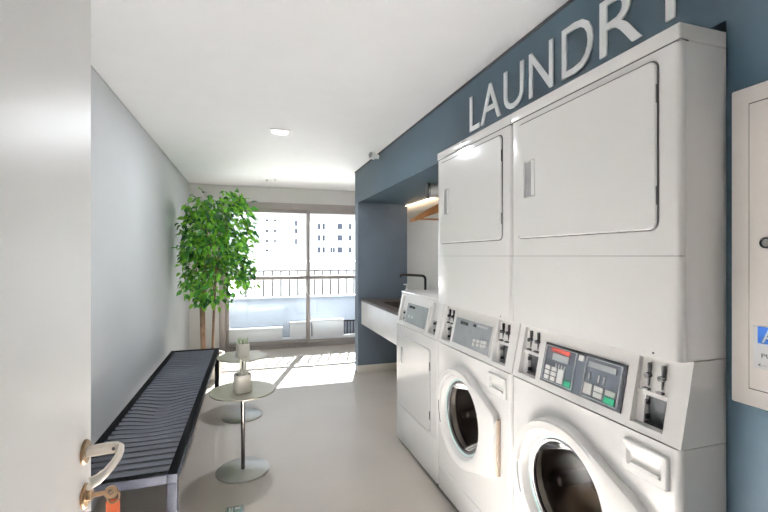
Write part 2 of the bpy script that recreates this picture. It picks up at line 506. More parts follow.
PK = [(0.055, 0.157), (0.587, 0.694)]     # coin pockets (right, left)
def control_panel(t):
    b = B()
    xz = lambda p, y: (p[0], y, p[1])
    full = [(0.003, ZP + 0.002), (face_px(ZT), ZT), (D, ZT), (D, ZP + 0.002)]
    b.prism(full, xz, 0.0, PK[0][0]); b.prism(full, xz, PK[0][1], PK[1][0]); b.prism(full, xz, PK[1][1], W)
    for y0, y1 in PK:
        lip = [(0.003, ZP + 0.002), (face_px(ZP + 0.022, 0.002), ZP + 0.022), (0.3, ZP + 0.022), (0.3, ZP + 0.002)]
        b.prism(lip, xz, y0, y1)
        zt = ZT - 0.018
        b.prism([(face_px(zt, 0.002), zt), (face_px(ZT, 0.002), ZT), (0.3, ZT), (0.3, zt)], xz, y0, y1)
        zs = 0.982
        b.prism([(face_px(zs, 0.012), zs - 0.006), (face_px(zs, 0.012), zs + 0.006), (0.3, zs + 0.006), (0.3, zs - 0.006)], xz, y0, y1)
        # upper back plate and the inner jamb of the lower opening
        b.prism([(0.042, zs), (0.062, zt), (0.12, zt), (0.12, zs)], xz, y0, y1)
        b.prism([(0.030, ZP + 0.02), (0.042, zs), (0.12, zs), (0.12, ZP + 0.02)], xz, y1 - 0.024, y1)
    return obj('control_panel', b, 'enamel_plastic', t)

def coin_pockets(p, levers=True):
    for y0, y1 in PK:
        # dark coin box set back in the lower opening
        bx = B()
        bx.box(0.052, 0.058, y0, y1 - 0.024, ZP + 0.022, 0.976)
        bx.box(0.034, 0.052, y0, y1 - 0.024, ZP + 0.022, ZP + 0.026)
        obj('coin_box', bx, 'coin_box', p)
        for zz in (0.912, 0.955): obj('hinge_pin', B().box(0.036, 0.052, y1 - 0.029, y1 - 0.024, zz - 0.007, zz + 0.007), 'black', p)
        for k in (0.30, 0.72) if levers else ():
            y = y0 + (y1 - y0) * k
            lv = B()
            f = lambda z: 0.042 + (z - 0.982) / 0.098 * 0.020
            lv.box(f(1.03) - 0.006, f(1.03) + 0.004, y - 0.003, y + 0.003, 0.995, 1.068)
            lv.cyl((f(1.03) - 0.016, y, 1.032), (f(1.03), y, 1.032), 0.008, n=12)
            lv.box(f(0.99) - 0.012, f(0.99), y - 0.009, y + 0.009, 0.990, 0.996)
            obj('coin_slot', lv, 'black', p)

def fbox(b, f0, f1, g0, g1, n0, n1, Y1=0.549, YW=0.357, B0=0.035, BH=0.137):
    # fractions of the display: f from the photo's left, g from the top
    y1 = Y1 - f0 * YW; y0 = Y1 - f1 * YW
    return pbox(b, y0, y1, B0 + BH * (1 - g1), B0 + BH * (1 - g0), n0, n1)
def display_double(p):
    obj('display_frame', fbox(B(), -0.012, 1.012, -0.03, 1.03, -0.002, 0.003), 'black', p)
    obj('display_board', fbox(B(), 0, 1, 0, 1, 0.003, 0.005), 'panel_dark', p)
    for a, c in ((0.015, 0.455), (0.575, 0.985)):
        fb = B()
        fbox(fb, a, a + 0.012, 0.03, 0.97, 0.005, 0.008); fbox(fb, c - 0.014, c, 0.03, 0.97, 0.005, 0.008)
        fbox(fb, a, c, 0.03, 0.05, 0.005, 0.008); fbox(fb, a, c, 0.95, 0.97, 0.005, 0.008)
        obj('display_bezel', fb, 'panel_silver', p)
    obj('red_strip', fbox(B(), 0.10, 0.36, 0.06, 0.17, 0.005, 0.008), 'red', p)
    obj('screen', fbox(B(), 0.13, 0.36, 0.20, 0.38, 0.005, 0.007), 'lcd', p)
    obj('screen', fbox(B(), 0.61, 0.92, 0.12, 0.26, 0.005, 0.007), 'lcd', p)
    obj('lock_button', fbox(B(), 0.49, 0.55, 0.05, 0.19, 0.005, 0.010), 'key_white', p)
    for f in (0.19, 0.23, 0.27, 0.31): obj('indicator', fbox(B(), f, f + 0.018, 0.45, 0.56, 0.005, 0.007), 'panel_silver', p)
    for f in (0.63, 0.74, 0.80): obj('indicator', fbox(B(), f, f + 0.016, 0.38, 0.56, 0.005, 0.007), 'key_white', p)
    for f in (0.06, 0.15):
        for g_ in (0.56, 0.69, 0.82): obj('button', fbox(B(), f, f + 0.07, g_, g_ + 0.105, 0.005, 0.009), 'key_white', p)
    obj('button', fbox(B(), 0.245, 0.325, 0.56, 0.925, 0.005, 0.009), 'key_white', p)
    obj('start_button', fbox(B(), 0.345, 0.435, 0.79, 0.93, 0.005, 0.009), 'green', p)
    obj('button', fbox(B(), 0.60, 0.70, 0.64, 0.90, 0.005, 0.009), 'key_white', p)
    for g_ in (0.64, 0.78): obj('button', fbox(B(), 0.72, 0.82, g_, g_ + 0.12, 0.005, 0.009), 'key_white', p)
    obj('button', fbox(B(), 0.845, 0.95, 0.64, 0.76, 0.005, 0.009), 'key_white', p)
    obj('start_button', fbox(B(), 0.845, 0.95, 0.80, 0.93, 0.005, 0.009), 'green', p)
def display_single(p):
    obj('display_frame', fbox(B(), -0.02, 1.02, -0.04, 1.04, -0.002, 0.003), 'enamel_plastic', p)
    obj('display_board', fbox(B(), 0, 1, 0, 1, 0.003, 0.005), 'panel_grey', p)
    obj('screen', fbox(B(), 0.16, 0.38, 0.10, 0.22, 0.005, 0.008), 'lcd_black', p)
    obj('knob', fbox(B(), 0.55, 0.60, 0.08, 0.18, 0.005, 0.012), 'black', p)
    obj('screen', fbox(B(), 0.64, 0.90, 0.07, 0.14, 0.005, 0.007), 'panel_silver', p)
    for i, f in enumerate((0.60, 0.70, 0.80, 0.88)):
        for g_ in (0.60, 0.74):
            obj('button', fbox(B(), f, f + 0.065, g_ - 0.02 * i, g_ + 0.11 - 0.02 * i, 0.005, 0.009), 'key_white', p)
def display_blank(p):
    obj('display_frame', fbox(B(), -0.05, 1.05, -0.10, 1.10, -0.002, 0.006), 'enamel_plastic', p)
    obj('display_board', fbox(B(), 0, 1, 0, 1, 0.006, 0.008), 'panel_grey', p)
    obj('screen', fbox(B(), 0.12, 0.40, 0.12, 0.24, 0.008, 0.010), 'lcd_black', p)
    for f in (0.15, 0.3): obj('button', fbox(B(), f, f + 0.08, 0.6, 0.72, 0.008, 0.011), 'key_white', p)

def convex_hull(pts):
    pts = sorted(set(pts))
    def half(ps):
        h = []
        for p in ps:
            while len(h) > 1 and (h[-1][0] - h[-2][0]) * (p[1] - h[-2][1]) - (h[-1][1] - h[-2][1]) * (p[0] - h[-2][0]) <= 0: h.pop()
            h.append(p)
        return h
    a = half(pts); c = half(pts[::-1])
    return a[:-1] + c[:-1]
def ray_r(poly, th):
    dx, dy = math.cos(th), math.sin(th); best = 0
    for (x1, y1), (x2, y2) in zip(poly, poly[1:] + poly[:1]):
        ex, ey = x2 - x1, y2 - y1
        den = dx * ey - dy * ex
        if abs(den) < 1e-12: continue
        r = (x1 * ey - y1 * ex) / den; s_ = (x1 * dy - y1 * dx) / den
        if r > 0 and -1e-6 <= s_ <= 1 + 1e-6: best = max(best, r)
    return best

CY, CZ = 0.415, 0.545
def cabinet(t, z0, z1, hole=None, x_front=0.0, name='cabinet'):
    """painted steel cabinet with rounded front edges; optional round opening in the front"""
    b = B(); r = 0.018; ns = 5
    plan = [(D, 0.0), (x_front + r, 0.0)]
    arcR = [(x_front + r - r * math.sin(a), r - r * math.cos(a)) for a in [math.pi / 2 * k / ns for k in range(1, ns + 1)]]
    arcL = [(x, W - y) for x, y in reversed(arcR)]
    if hole is None:
        poly = [(D, 0.0), (x_front + r, 0.0)] + arcR + arcL + [(x_front + r, W), (D, W)]
        b.prism(poly, lambda p, z: (p[0], p[1], z), z0, z1)
    else:
        right = [(D, 0.0), (x_front + r, 0.0)] + arcR
        left = arcL + [(x_front + r, W), (D, W)]
        for pl in (right, left):
            b.faces_from([[(p[0], p[1], z0) for p in pl], [(p[0], p[1], z1) for p in pl]], closed=False)
        b.box(0.6, D, 0.002, W - 0.002, z0, z1)
        b.box(r, D, 0.002, W - 0.002, z1 - 0.004, z1 - 0.001)
        b.box(r, D, 0.002, W - 0.002, z0 + 0.001, z0 + 0.004)
        cy, cz, hr = hole
        poly = [(r - cy, z0 - cz), (W - r - cy, z0 - cz), (W - r - cy, z1 - cz), (r - cy, z1 - cz)]
        ths = [2 * math.pi * k / 72 for k in range(72)] + [math.atan2(q, p) % (2 * math.pi) for p, q in poly]
        ths = sorted(ths)
        outer = [(x_front, cy + ray_r(poly, a) * math.cos(a), cz + ray_r(poly, a) * math.sin(a)) for a in ths]
        inner = [(x_front, cy + hr * math.cos(a), cz + hr * math.sin(a)) for a in ths]
        inner2 = [(x_front + 0.05, p[1], p[2]) for p in inner]
        b.faces_from([outer, inner, inner2])
    return obj(name, b, 'enamel', t)

def washer_door(t):
    circ = [(0.252 * math.cos(a), 0.252 * math.sin(a)) for a in [2 * math.pi * k / 90 for k in range(90)]]
    hull = convex_hull(circ + [(0.083 - CY, 0.66 - CZ), (0.083 - CY, 0.40 - CZ), (0.095 - CY, 0.675 - CZ), (0.095 - CY, 0.388 - CZ)])
    N = 120; ths = [2 * math.pi * k / N for k in range(N)]
    def lp(x, f): return [(x, CY + f(a) * math.cos(a), CZ + f(a) * math.sin(a)) for a in ths]
    Rr = [ray_r(hull, a) for a in ths]; RR = dict(zip(ths, Rr))
    b = B()
    b.faces_from([lp(0.0, lambda a: RR[a]), lp(-0.024, lambda a: RR[a]), lp(-0.031, lambda a: RR[a] - 0.004), lp(-0.034, lambda a: RR[a] - 0.014),
                  lp(-0.034, lambda a: 0.208), lp(-0.031, lambda a: 0.203), lp(-0.008, lambda a: 0.190), lp(0.012, lambda a: 0.184), lp(0.03, lambda a: 0.184)])
    door = obj('door', b, 'enamel_plastic', t)
    # raised crescent over the top of the ring
    loops = []
    for k in range(33):
        a = math.radians(6 + (128 - 6) * k / 32)
        e = max(0.0, (k - 20) / 12)
        r0, r1 = 0.212, 0.246
        h = 0.013 * (1 - e) + 0.0005
        q = lambda r, x: (x, CY + r * math.cos(a), CZ + r * math.sin(a))
        loops.append([q(r0, -0.032), q(r0 + 0.006, -0.034 - h), q(r1 - 0.004, -0.034 - h), q(r1, -0.032)])
    obj('grip_ridge', B_loft(loops), 'enamel_plastic', door)
    loops = []
    for k in range(13):
        a = math.radians(-26 + 30 * k / 12)
        q = lambda r, x: (x, CY + r * math.cos(a), CZ + r * math.sin(a))
        loops.append([q(0.222, -0.033), q(0.222, -0.0352), q(0.230, -0.0352), q(0.230, -0.033)])
    obj('grip_slot', B_loft(loops), 'seam_dark', door)
    obj('seal_ring', B().lathe((0, CY, CZ), (-1, 0, 0), [(0.189, 0.004), (0.1885, 0.008), (0.180, 0.004), (0.178, -0.012), (0.184, -0.015)], 48), 'seal_green', door)
    obj('gasket', B().lathe((0, CY, CZ), (-1, 0, 0), [(0.181, 0.0035), (0.176, 0.006), (0.168, 0.002), (0.168, -0.012), (0.184, -0.02)], 48), 'gasket', door)
    obj('porthole_glass', B().lathe((0, CY, CZ), (1, 0, 0), [(0.169, 0.004), (0.160, 0.03), (0.145, 0.07), (0.12, 0.095), (0.07, 0.108), (0.001, 0.112)], 40), 'bowl_glass', door)
    # hinge side reveal, a brownish slot
    obj('hinge', B().box(-0.020, -0.002, 0.071, 0.084, 0.405, 0.655, 0.003), 'hinge_brown', t)
    dr = B()
    dr.lathe((0, CY, CZ), (1, 0, 0), [(0.187, 0.048), (0.20, 0.06), (0.235, 0.09), (0.235, 0.46), (0.20, 0.48), (0.001, 0.47)], 40)
    dr_o = obj('drum', dr, 'drum_steel', t)
    for k in range(3):
        a = math.radians(100 + 120 * k)
        mtx = Matrix.Translation((0, CY, CZ)) @ Matrix.Rotation(a, 4, 'X')
        pd = B(); pd.box(0.10, 0.45, 0.15, 0.234, -0.022, 0.022, 0.016, 3, mtx)
        obj('paddle', pd, 'steel', dr_o)
    return door

def B_loft(loops):
    b = B(); b.faces_from(loops, True, True); return b

def detergent_drawer(t):
    cy, cz, w, h = 0.0975, 0.800, 0.140, 0.090
    L = [rrect(0.0, cy, cz, w, h, 0.006), rrect(-0.008, cy, cz, w, h, 0.006), rrect(-0.011, cy, cz, w - 0.006, h - 0.006, 0.005),
         rrect(-0.011, cy, cz, w - 0.03, h * 0.52, 0.005), rrect(-0.004, cy, cz - 0.003, w - 0.045, h * 0.38, 0.004), rrect(-0.001, cy, cz - 0.010, w - 0.05, h * 0.18, 0.003)]
    b = B(); b.faces_from(L, False, True)
    dr = obj('detergent_drawer', b, 'enamel_plastic', t)
    obj('pull', B().box(-0.0105, -0.002, cy - 0.045, cy + 0.045, cz - 0.025, cz - 0.015, 0.002), 'enamel_plastic', dr)

def washer(label, y, kind):
    t = thing('washing_machine', label, 'washing machine', (X0, y, 0))
    cabinet(t, 0.03, ZP, (CY, CZ, 0.188), name='cabinet')
    obj('plinth', B().box(0.02, D - 0.02, 0.01, W - 0.01, 0, 0.032), 'black', t)
    obj('kick_panel', B().box(-0.003, 0.02, 0.022, W - 0.022, 0.035, 0.16, 0.002), 'enamel', t)
    p = control_panel(t)
    coin_pockets(p)
    {'double': display_double, 'single': display_single}[kind](p)
    washer_door(t)
    detergent_drawer(t)
    return t

def slab_door(t, y0, y1, z0, z1, r, name='door', hy=None, hz=None, protr=0.009, gap='seam_dark'):
    cy, cz, w, h = (y0 + y1) / 2, (z0 + z1) / 2, y1 - y0, z1 - z0
    obj('door_gap', B_loft([rrect(0.0, cy, cz, w + 0.008, h + 0.008, r + 0.003), rrect(-0.003, cy, cz, w + 0.008, h + 0.008, r + 0.003)]), gap, t)
    hy0, hy1 = hy; hz0, hz1 = hz
    hc, hk, hw, hh = (hy0 + hy1) / 2, (hz0 + hz1) / 2, hy1 - hy0, hz1 - hz0
    b = B()
    b.faces_from([rrect(-0.001, cy, cz, w, h, r), rrect(-protr + 0.003, cy, cz, w, h, r), rrect(-protr, cy, cz, w - 0.006, h - 0.006, r - 0.002 if r > 0.004 else r),
                  rrect(-protr, hc, hk, hw, hh, 0.006), rrect(-0.004, hc, hk, hw - 0.006, hh - 0.006, 0.004)], False, True)
    d = obj(name, b, 'enamel', t)
    # handle: grey plate painting the finger recess shade, a slanted grip beside it
    obj('handle', B_loft([rrect(-0.004, hy0 + hw * 0.20, hk, hw * 0.38, hh - 0.006, 0.003), rrect(-protr - 0.003, hy0 + hw * 0.14, hk, hw * 0.26, hh - 0.008, 0.003)]), 'enamel', d)
    obj('handle_recess_shade', B().box(-0.0050, -0.0035, hy0 + hw * 0.40, hy1 - 0.004, hz0 + 0.005, hz1 - 0.005), 'recess_shade', d)
    for zz in (z0 + h * 0.2, z1 - h * 0.2):
        obj('hinge', B().box(-protr + 0.002, -0.002, y0 - 0.0035, y0 + 0.0002, zz - 0.025, zz + 0.025), 'seam_dark', d)
    return d

DZ = 1.10
def dryer(label, y):
    t = thing('tumble_dryer', label, 'dryer', (X0, y, DZ), 0, 'tumble dryers stacked on washing machines')
    zt = 1.977 - DZ; zs = 1.375 - DZ
    b = B()
    b.box(0.022, D, 0.0, W, 0.0, zt - 0.045, 0.003)
    obj('cabinet', b, 'enamel', t)
    def front(z0, z1):
        fb = B(); r = 0.016; ns = 5
        arcR = [(r - r * math.sin(a), r - r * math.cos(a)) for a in [math.pi / 2 * k / ns for k in range(0, ns + 1)]]
        poly = [(0.021, 0.0)] + arcR + [(x, W - yy) for x, yy in reversed(arcR)] + [(0.021, W)]
        fb.prism(poly, lambda p, z: (p[0], p[1], z), z0, z1)
        return fb
    obj('upper_front', front(zs + 0.0015, zt - 0.047), 'enamel', t)
    obj('lower_front', front(0.0, zs - 0.0015), 'enamel', t)
    tb = B(); tb.box(-0.002, D, -0.0015, W + 0.0015, zt - 0.044, zt, 0.006, 3)
    obj('top_cap', tb, 'enamel', t)
    obj('seam', B().box(-0.0008, 0.03, -0.0006, W - 0.003, zt - 0.0475, zt - 0.0435), 'seam_dark', t)
    obj('seam', B().box(0.0015, 0.03, 0.003, W - 0.003, zs - 0.002, zs + 0.002), 'grey_plastic', t)
    obj('lint_screw', B().cyl((0.006, 0.075, 0.010), (-0.0015, 0.075, 0.010), 0.003, n=10), 'seam_dark', t)
    slab_door(t, 0.062, 0.678, 1.447 - DZ, 1.905 - DZ, 0.022, 'door', (0.566, 0.634), (1.606 - DZ, 1.750 - DZ))
    return t

washer('near front load washer with two keypad displays and green buttons', YM[0], 'double')
washer('middle front load washer with a grey single keypad display', YM[1], 'single')
dryer('near white tumble dryer, the largest door in the photo', YM[0])
dryer('white tumble dryer further back, under the L of the wall lettering', YM[1])

t = thing('single_dryer', 'lone waist high white dryer beside the sink counter', 'dryer', (X0, YM[2], 0))
cabinet(t, 0.03, ZP, None)
obj('plinth', B().box(0.02, D - 0.02, 0.01, W - 0.01, 0, 0.032), 'black', t)
p = control_panel(t)
coin_pockets(p, False); display_blank(p)
obj('top_lid', B().box(face_px(ZT) - 0.006, D, -0.002, W + 0.002, ZT - 0.002, ZT + 0.016, 0.005, 3), 'enamel', t)
slab_door(t, 0.10, 0.66, 0.30, 0.80, 0.02, 'door', (0.56, 0.615), (0.60, 0.72), 0.010, 'grey_plastic')
obj('lower_panel', B().box(-0.002, 0.01, 0.022, W - 0.022, 0.04, 0.285, 0.002), 'enamel', t)

# ------------------------------------------------------------------ wall lettering
sign = thing('wall_lettering', 'large raised white capitals reading LAUNDRY on the blue bulkhead', 'sign', (XB, 1.5, 2.088))
LET = [('L', 2.165, 2.058), ('A', 2.045, 1.852), ('U', 1.824, 1.664), ('N', 1.624, 1.466), ('D', 1.412, 1.248), ('R', 1.218, 1.045), ('Y', 1.038, 0.860)]
for ch, ya, yb in LET:
    o = text_mesh('letter', ch, 'letter_white', 0.20, ya - yb, 0.006, sign, 0.0)
    o.location = (-0.003, ya - 1.5, 0)

# ------------------------------------------------------------------ electrical cabinet on the near blue wall
t = thing('electrical_cabinet', 'cream metal electrical cabinet on the near blue wall', 'cabinet', (XB, 0.56, 1.0))
obj('box', B().box(-0.022, 0.0, -0.22, 0.209, 0, 0.80, 0.004), 'box_paint', t)
obj('door_gap', B().box(-0.0235, -0.018, -0.178, 0.168, 0.043, 0.757, 0.001), 'seam_dark', t)
d = obj('door', B().box(-0.027, -0.020, -0.175, 0.165, 0.046, 0.754, 0.002), 'box_paint', t)
obj('lock_rim', B().lathe((-0.027, 0.127, 0.407), (-1, 0, 0), [(0.0135, 0), (0.0135, 0.004), (0.0095, 0.004), (0.0095, 0)], 24), 'black', d)
obj('lock', B().lathe((-0.027, 0.127, 0.407), (-1, 0, 0), [(0.0095, 0), (0.0095, 0.002), (0.001, 0.0025)], 24, False, True), 'steel', d)
tk = thing('warning_sticker', 'white sticker with a blue band on the electrical cabinet door', 'sticker', (XB - 0.027, 0.555, 1.10))
obj('sheet', B().box(-0.001, 0.0, 0.02, 0.160, 0.0, 0.105), 'sticker_white', tk)
obj('blue_band', B().box(-0.0016, -0.001, 0.02, 0.150, 0.062, 0.103), 'sticker_blue', tk)
o = text_mesh('letter', 'A', 'sticker_white', 0.034, 0.03, 0.0006, tk); o.location = (-0.0020, 0.141, 0.065)
o = text_mesh('letter', '▲', 'black', 0.010, 0.012, 0.0004, tk); o.location = (-0.0016, 0.118, 0.048)
o = text_mesh('letter', 'PU', 'black', 0.010, 0.022, 0.0004, tk); o.location = (-0.0014, 0.142, 0.028)
o = text_mesh('letter', '(--', 'black', 0.007, 0.028, 0.0004, tk); o.location = (-0.0014, 0.149, 0.006)

# ------------------------------------------------------------------ sink niche
ct = thing('sink_counter', 'floating sink counter with dark stone top and white apron', 'counter', (1.25, 4.0, 0))
L0, L1 = YM[2] + W + 0.012 - 4.0, 4.818 - 4.0
tb = B()
sy0, sy1, sx0, sx1 = -0.25, 0.42, 0.12, 0.46     # sink opening
DXC = XN - 1.25
tb.box(-0.005, sx0, L0, L1, 0.845, 0.870); tb.box(sx1, DXC, L0, L1, 0.845, 0.870)
tb.box(sx0, sx1, L0, sy0, 0.845, 0.870); tb.box(sx0, sx1, sy1, L1, 0.845, 0.870)
obj('worktop', tb, 'stone_top', ct)
obj('apron', B().box(0.0, 0.02, L0, L1, 0.575, 0.848, 0.003), 'apron_white', ct)
obj('underside', B().box(0.02, DXC, L0, L1, 0.575, 0.60), 'apron_white', ct)
sb = B()
sb.faces_from([[(sx0, sy0, 0.862), (sx1, sy0, 0.862), (sx1, sy1, 0.862), (sx0, sy1, 0.862)],
               [(sx0 + .01, sy0 + .01, 0.70), (sx1 - .01, sy0 + .01, 0.70), (sx1 - .01, sy1 - .01, 0.70), (sx0 + .01, sy1 - .01, 0.70)]], False, True)
obj('basin', sb, 'stone_top', ct)
f = thing('faucet', 'black square arched faucet on the sink counter', 'faucet', (1.74, 4.05, 0.870))
obj('base', B().cyl((0, 0, 0), (0, 0, 0.02), 0.026, n=20), 'faucet_black', f)
pts = [(0, 0, 0.01), (0, 0, 0.26)] + [(-0.04 + 0.04 * math.cos(a), 0, 0.26 + 0.04 * math.sin(a)) for a in [math.pi / 2 * k / 6 for k in range(1, 7)]] + [(-0.25, 0, 0.315), (-0.272, 0, 0.31), (-0.275, 0, 0.285)]
obj('spout', B().tube(pts, 0.013, 12), 'faucet_black', f)
obj('lever', B().tube([(0.0, 0.0, 0.06), (0.0, -0.05, 0.07)], 0.006, 8), 'faucet_black', f)
sbx = thing('soap_bottle', 'small white soap bottle beside the black faucet', 'bottle', (1.62, 4.28, 0.870))
obj('bottle_body', B().lathe((0, 0, 0), (0, 0, 1), [(0.026, 0), (0.028, 0.004), (0.028, 0.125), (0.012, 0.145), (0.012, 0.155)], 20, True, True), 'apron_white', sbx)
obj('pump', B().cyl((0, 0, 0.155), (0, 0, 0.195), 0.008, n=10).box(-0.035, 0.01, -0.009, 0.009, 0.19, 0.205, 0.002), 'apron_white', sbx)
led = thing('led_strip', 'warm glowing light strip along the top of the niche back', 'light', (XN, 3.9, ZN))
obj('profile', B().box(-0.03, -0.0005, -0.9, 0.9, -0.022, 0.0), 'lamp_trim', led)
obj('diffuser', B().box(-0.034, -0.004, -0.895, 0.895, -0.027, -0.022, 0.001), 'led_warm', led)
dv = thing('vent_duct', 'white cylinder with a black rim under the niche soffit', 'duct', (1.43, 3.30, 1.932), math.radians(-11.5))
obj('pipe', B().cyl((0.012, 0, 0), (0.34, 0, 0), 0.060, n=28), 'duct_white', dv)
obj('rim', B().lathe((0, 0, 0), (1, 0, 0), [(0.050, 0.0), (0.064, 0.0), (0.066, 0.004), (0.066, 0.022), (0.060, 0.024)], 28, True), 'black', dv)
rod = thing('hanging_rod', 'steel clothes rod under the niche soffit beside the dryer', 'rod', (1.56, 2.9, ZN))
obj('bar', B().cyl((0, -0.5, -0.16), (0, 0.34, -0.16), 0.011, n=12), 'steel', rod)
for yy in (-0.45, 0.3):
    obj('bracket', B().cyl((0, yy, -0.155), (0, yy, 0), 0.006, n=10).cyl((0, yy, -0.004), (0, yy, 0), 0.02, n=14), 'steel', rod)
def hanger(y, rz, label):
    h = thing('clothes_hanger', label, 'hanger', (1.56, y, ZN - 0.16 + 0.011), rz, 'wooden hangers in the niche')
    # hook
    pts = [(0.0, 0, -0.075), (0.0, 0, -0.045)] + [(0.016 * math.sin(a), 0, -0.016 - 0.0 + 0.018 * math.cos(a) - 0.0) for a in [math.pi * (0.95 - 1.45 * k / 10) for k in range(11)]]
    obj('hook', B().tube(pts, 0.0022, 8), 'steel', h)
    for s in (-1, 1):
        loops = []
        for k in range(10):
            q = k / 9.0
            x = s * (0.01 + 0.30 * q); z = -0.060 - 0.135 * (q ** 1.1)
            hh = 0.060 * (1 - q) + 0.022; ww = 0.006 + 0.014 * math.sin(math.pi * min(1, q * 0.9))
            yy = 0.02 * q * q
            loops.append([(x, yy - ww / 2, z - hh / 2), (x, yy + ww / 2, z - hh / 2), (x, yy + ww / 2, z + hh / 2), (x, yy - ww / 2, z + hh / 2)])
        obj('shoulder', B_loft(loops), 'wood', h)
    obj('trouser_bar', B().cyl((-0.27, 0.015, -0.178), (0.27, 0.015, -0.178), 0.005, n=10), 'wood', h)
hanger(3.21, math.radians(4), 'wooden clothes hanger, the one nearer the back of the niche')
hanger(3.13, math.radians(-5), 'wooden clothes hanger, the one nearer the dryers')

# ------------------------------------------------------------------ bench
bx0, bx1, by0, by1, bz = -0.767, -0.31, 2.066, 4.76, 0.406
bn = thing('slatted_bench', 'long dark slatted metal bench along the grey wall', 'bench', ((bx0 + bx1) / 2, (by0 + by1) / 2, 0))
hx, hy = (bx1 - bx0) / 2, (by1 - by0) / 2
T = 0.042
for s in (-1, 1):
    obj('side_rail', B().box(s * hx - (T if s > 0 else 0), s * hx + (0 if s > 0 else T), -hy, hy, bz - T, bz, 0.004), 'bench_frame', bn)
    obj('end_rail', B().box(-hx + T, hx - T, s * hy - (T if s > 0 else 0), s * hy + (0 if s > 0 else T), bz - T, bz, 0.004), 'bench_frame', bn)
    for q in (-1, 1):
        cx = s * (hx - T / 2); cyy = q * (hy - T / 2)
        obj('leg', B().box(cx - T / 2, cx + T / 2, cyy - T / 2, cyy + T / 2, 0, bz - T, 0.003), 'bench_frame', bn)
obj('gap_shade_plate', B().box(-hx + T, hx - T, -hy + T, hy - T, bz - 0.041, bz - 0.038), 'black', bn)  # added black sheet so the gaps between slats look shaded
ns = 40
for i in range(ns):
    y = -hy + T + 0.035 + (2 * hy - 2 * T - 0.07) * i / (ns - 1)
    Y = y + (by0 + by1) / 2
    amp = 0.030 * math.exp(-((Y - 3.05) / 0.38) ** 2) + 0.016 * math.exp(-((Y - 4.1) / 0.35) ** 2)
    loops = []
    for k in range(13):
        q = k / 12
        x = -hx + T + (2 * hx - 2 * T) * q
        dz = -amp * math.sin(math.pi * q) ** 2
        w2 = 0.0118; th = 0.004
        tilt = 0.004
        z = bz - 0.006 + dz
        loops.append([(x, y - w2, z - th - tilt), (x, y + w2, z - th + tilt), (x, y + w2, z + tilt), (x, y - w2, z - tilt)])
    obj('slat', B_loft(loops), 'bench_metal', bn)

# ------------------------------------------------------------------ side tables with pots
def side_table(x, y, label):
    t = thing('side_table', label, 'table', (x, y, 0), 0, 'round metal side tables')
    obj('table_top', B().lathe((0, 0, 0.505), (0, 0, 1), [(0.001, 0), (0.198, 0), (0.202, 0.003), (0.202, 0.009), (0.199, 0.012), (0.001, 0.012)], 56, True, True), 'table_top', t)
    obj('pole', B().cyl((0, 0, 0.008), (0, 0, 0.506), 0.0125, n=20), 'chrome_dark', t)
    obj('collar', B().cyl((0, 0, 0.49), (0, 0, 0.505), 0.035, n=20), 'chrome_dark', t)
    obj('base', B().lathe((0, 0, 0), (0, 0, 1), [(0.160, 0.0), (0.165, 0.002), (0.165, 0.007), (0.160, 0.010), (0.001, 0.010)], 56, True, True), 'table_base', t)
    return t
side_table(-0.043, 2.85, 'round metal side table nearer the bottom of the photo')
side_table(-0.065, 3.82, 'round metal side table further back, nearer the window')
def pot(x, y, label, tall, m):
    t = thing('potted_succulent', label, 'potted plant', (x, y, 0.517), 0.3, 'potted succulents on the side tables')
    sq = lambda w, z, r: [(p[1], p[2], z) for p in rrect(0, 0, 0, w, w, r, 6)]
    b = B(); b.faces_from([sq(0.100, 0, 0.03), sq(0.106, 0.004, 0.032), sq(0.098, 0.110, 0.032), sq(0.094, 0.112, 0.030), sq(0.088, 0.110, 0.028), sq(0.088, 0.098, 0.028)], True, False)
    obj('pot', b, 'pot_cream', t)
    b = B(); b.faces_from([sq(0.0885, 0.094, 0.028), sq(0.0885, 0.101, 0.028)], True, True)
    obj('soil', b, 'soil', t)
    rnd = random.Random(int(y * 100))
    for k in range(13 if not tall else 15):
        r = 0.032 * math.sqrt(rnd.random()); a = rnd.random() * 6.283
        px, py = r * math.cos(a), r * math.sin(a)
        h = (0.055 if not tall else 0.03) * rnd.uniform(0.8, 1.25); rr = rnd.uniform(0.007, 0.011)
        if tall and k < 3: h = 0.085 + 0.012 * k; rr = 0.010; px *= .4; py *= .4
        b = B(); b.lathe((px, py, 0.098), (px * 3, py * 3, 0.5), [(rr * .6, 0), (rr, h * 0.35), (rr * 0.95, h * 0.7), (rr * 0.5, h * 0.93), (0.0008, h)], 8, True, True)
        obj('stem', b, m, t)
pot(-0.046, 2.82, 'cream pot of pale succulents on the nearer side table', True, 'succulent_pale')
pot(-0.060, 3.80, 'cream pot of grey green succulents on the further side table', False, 'succulent')

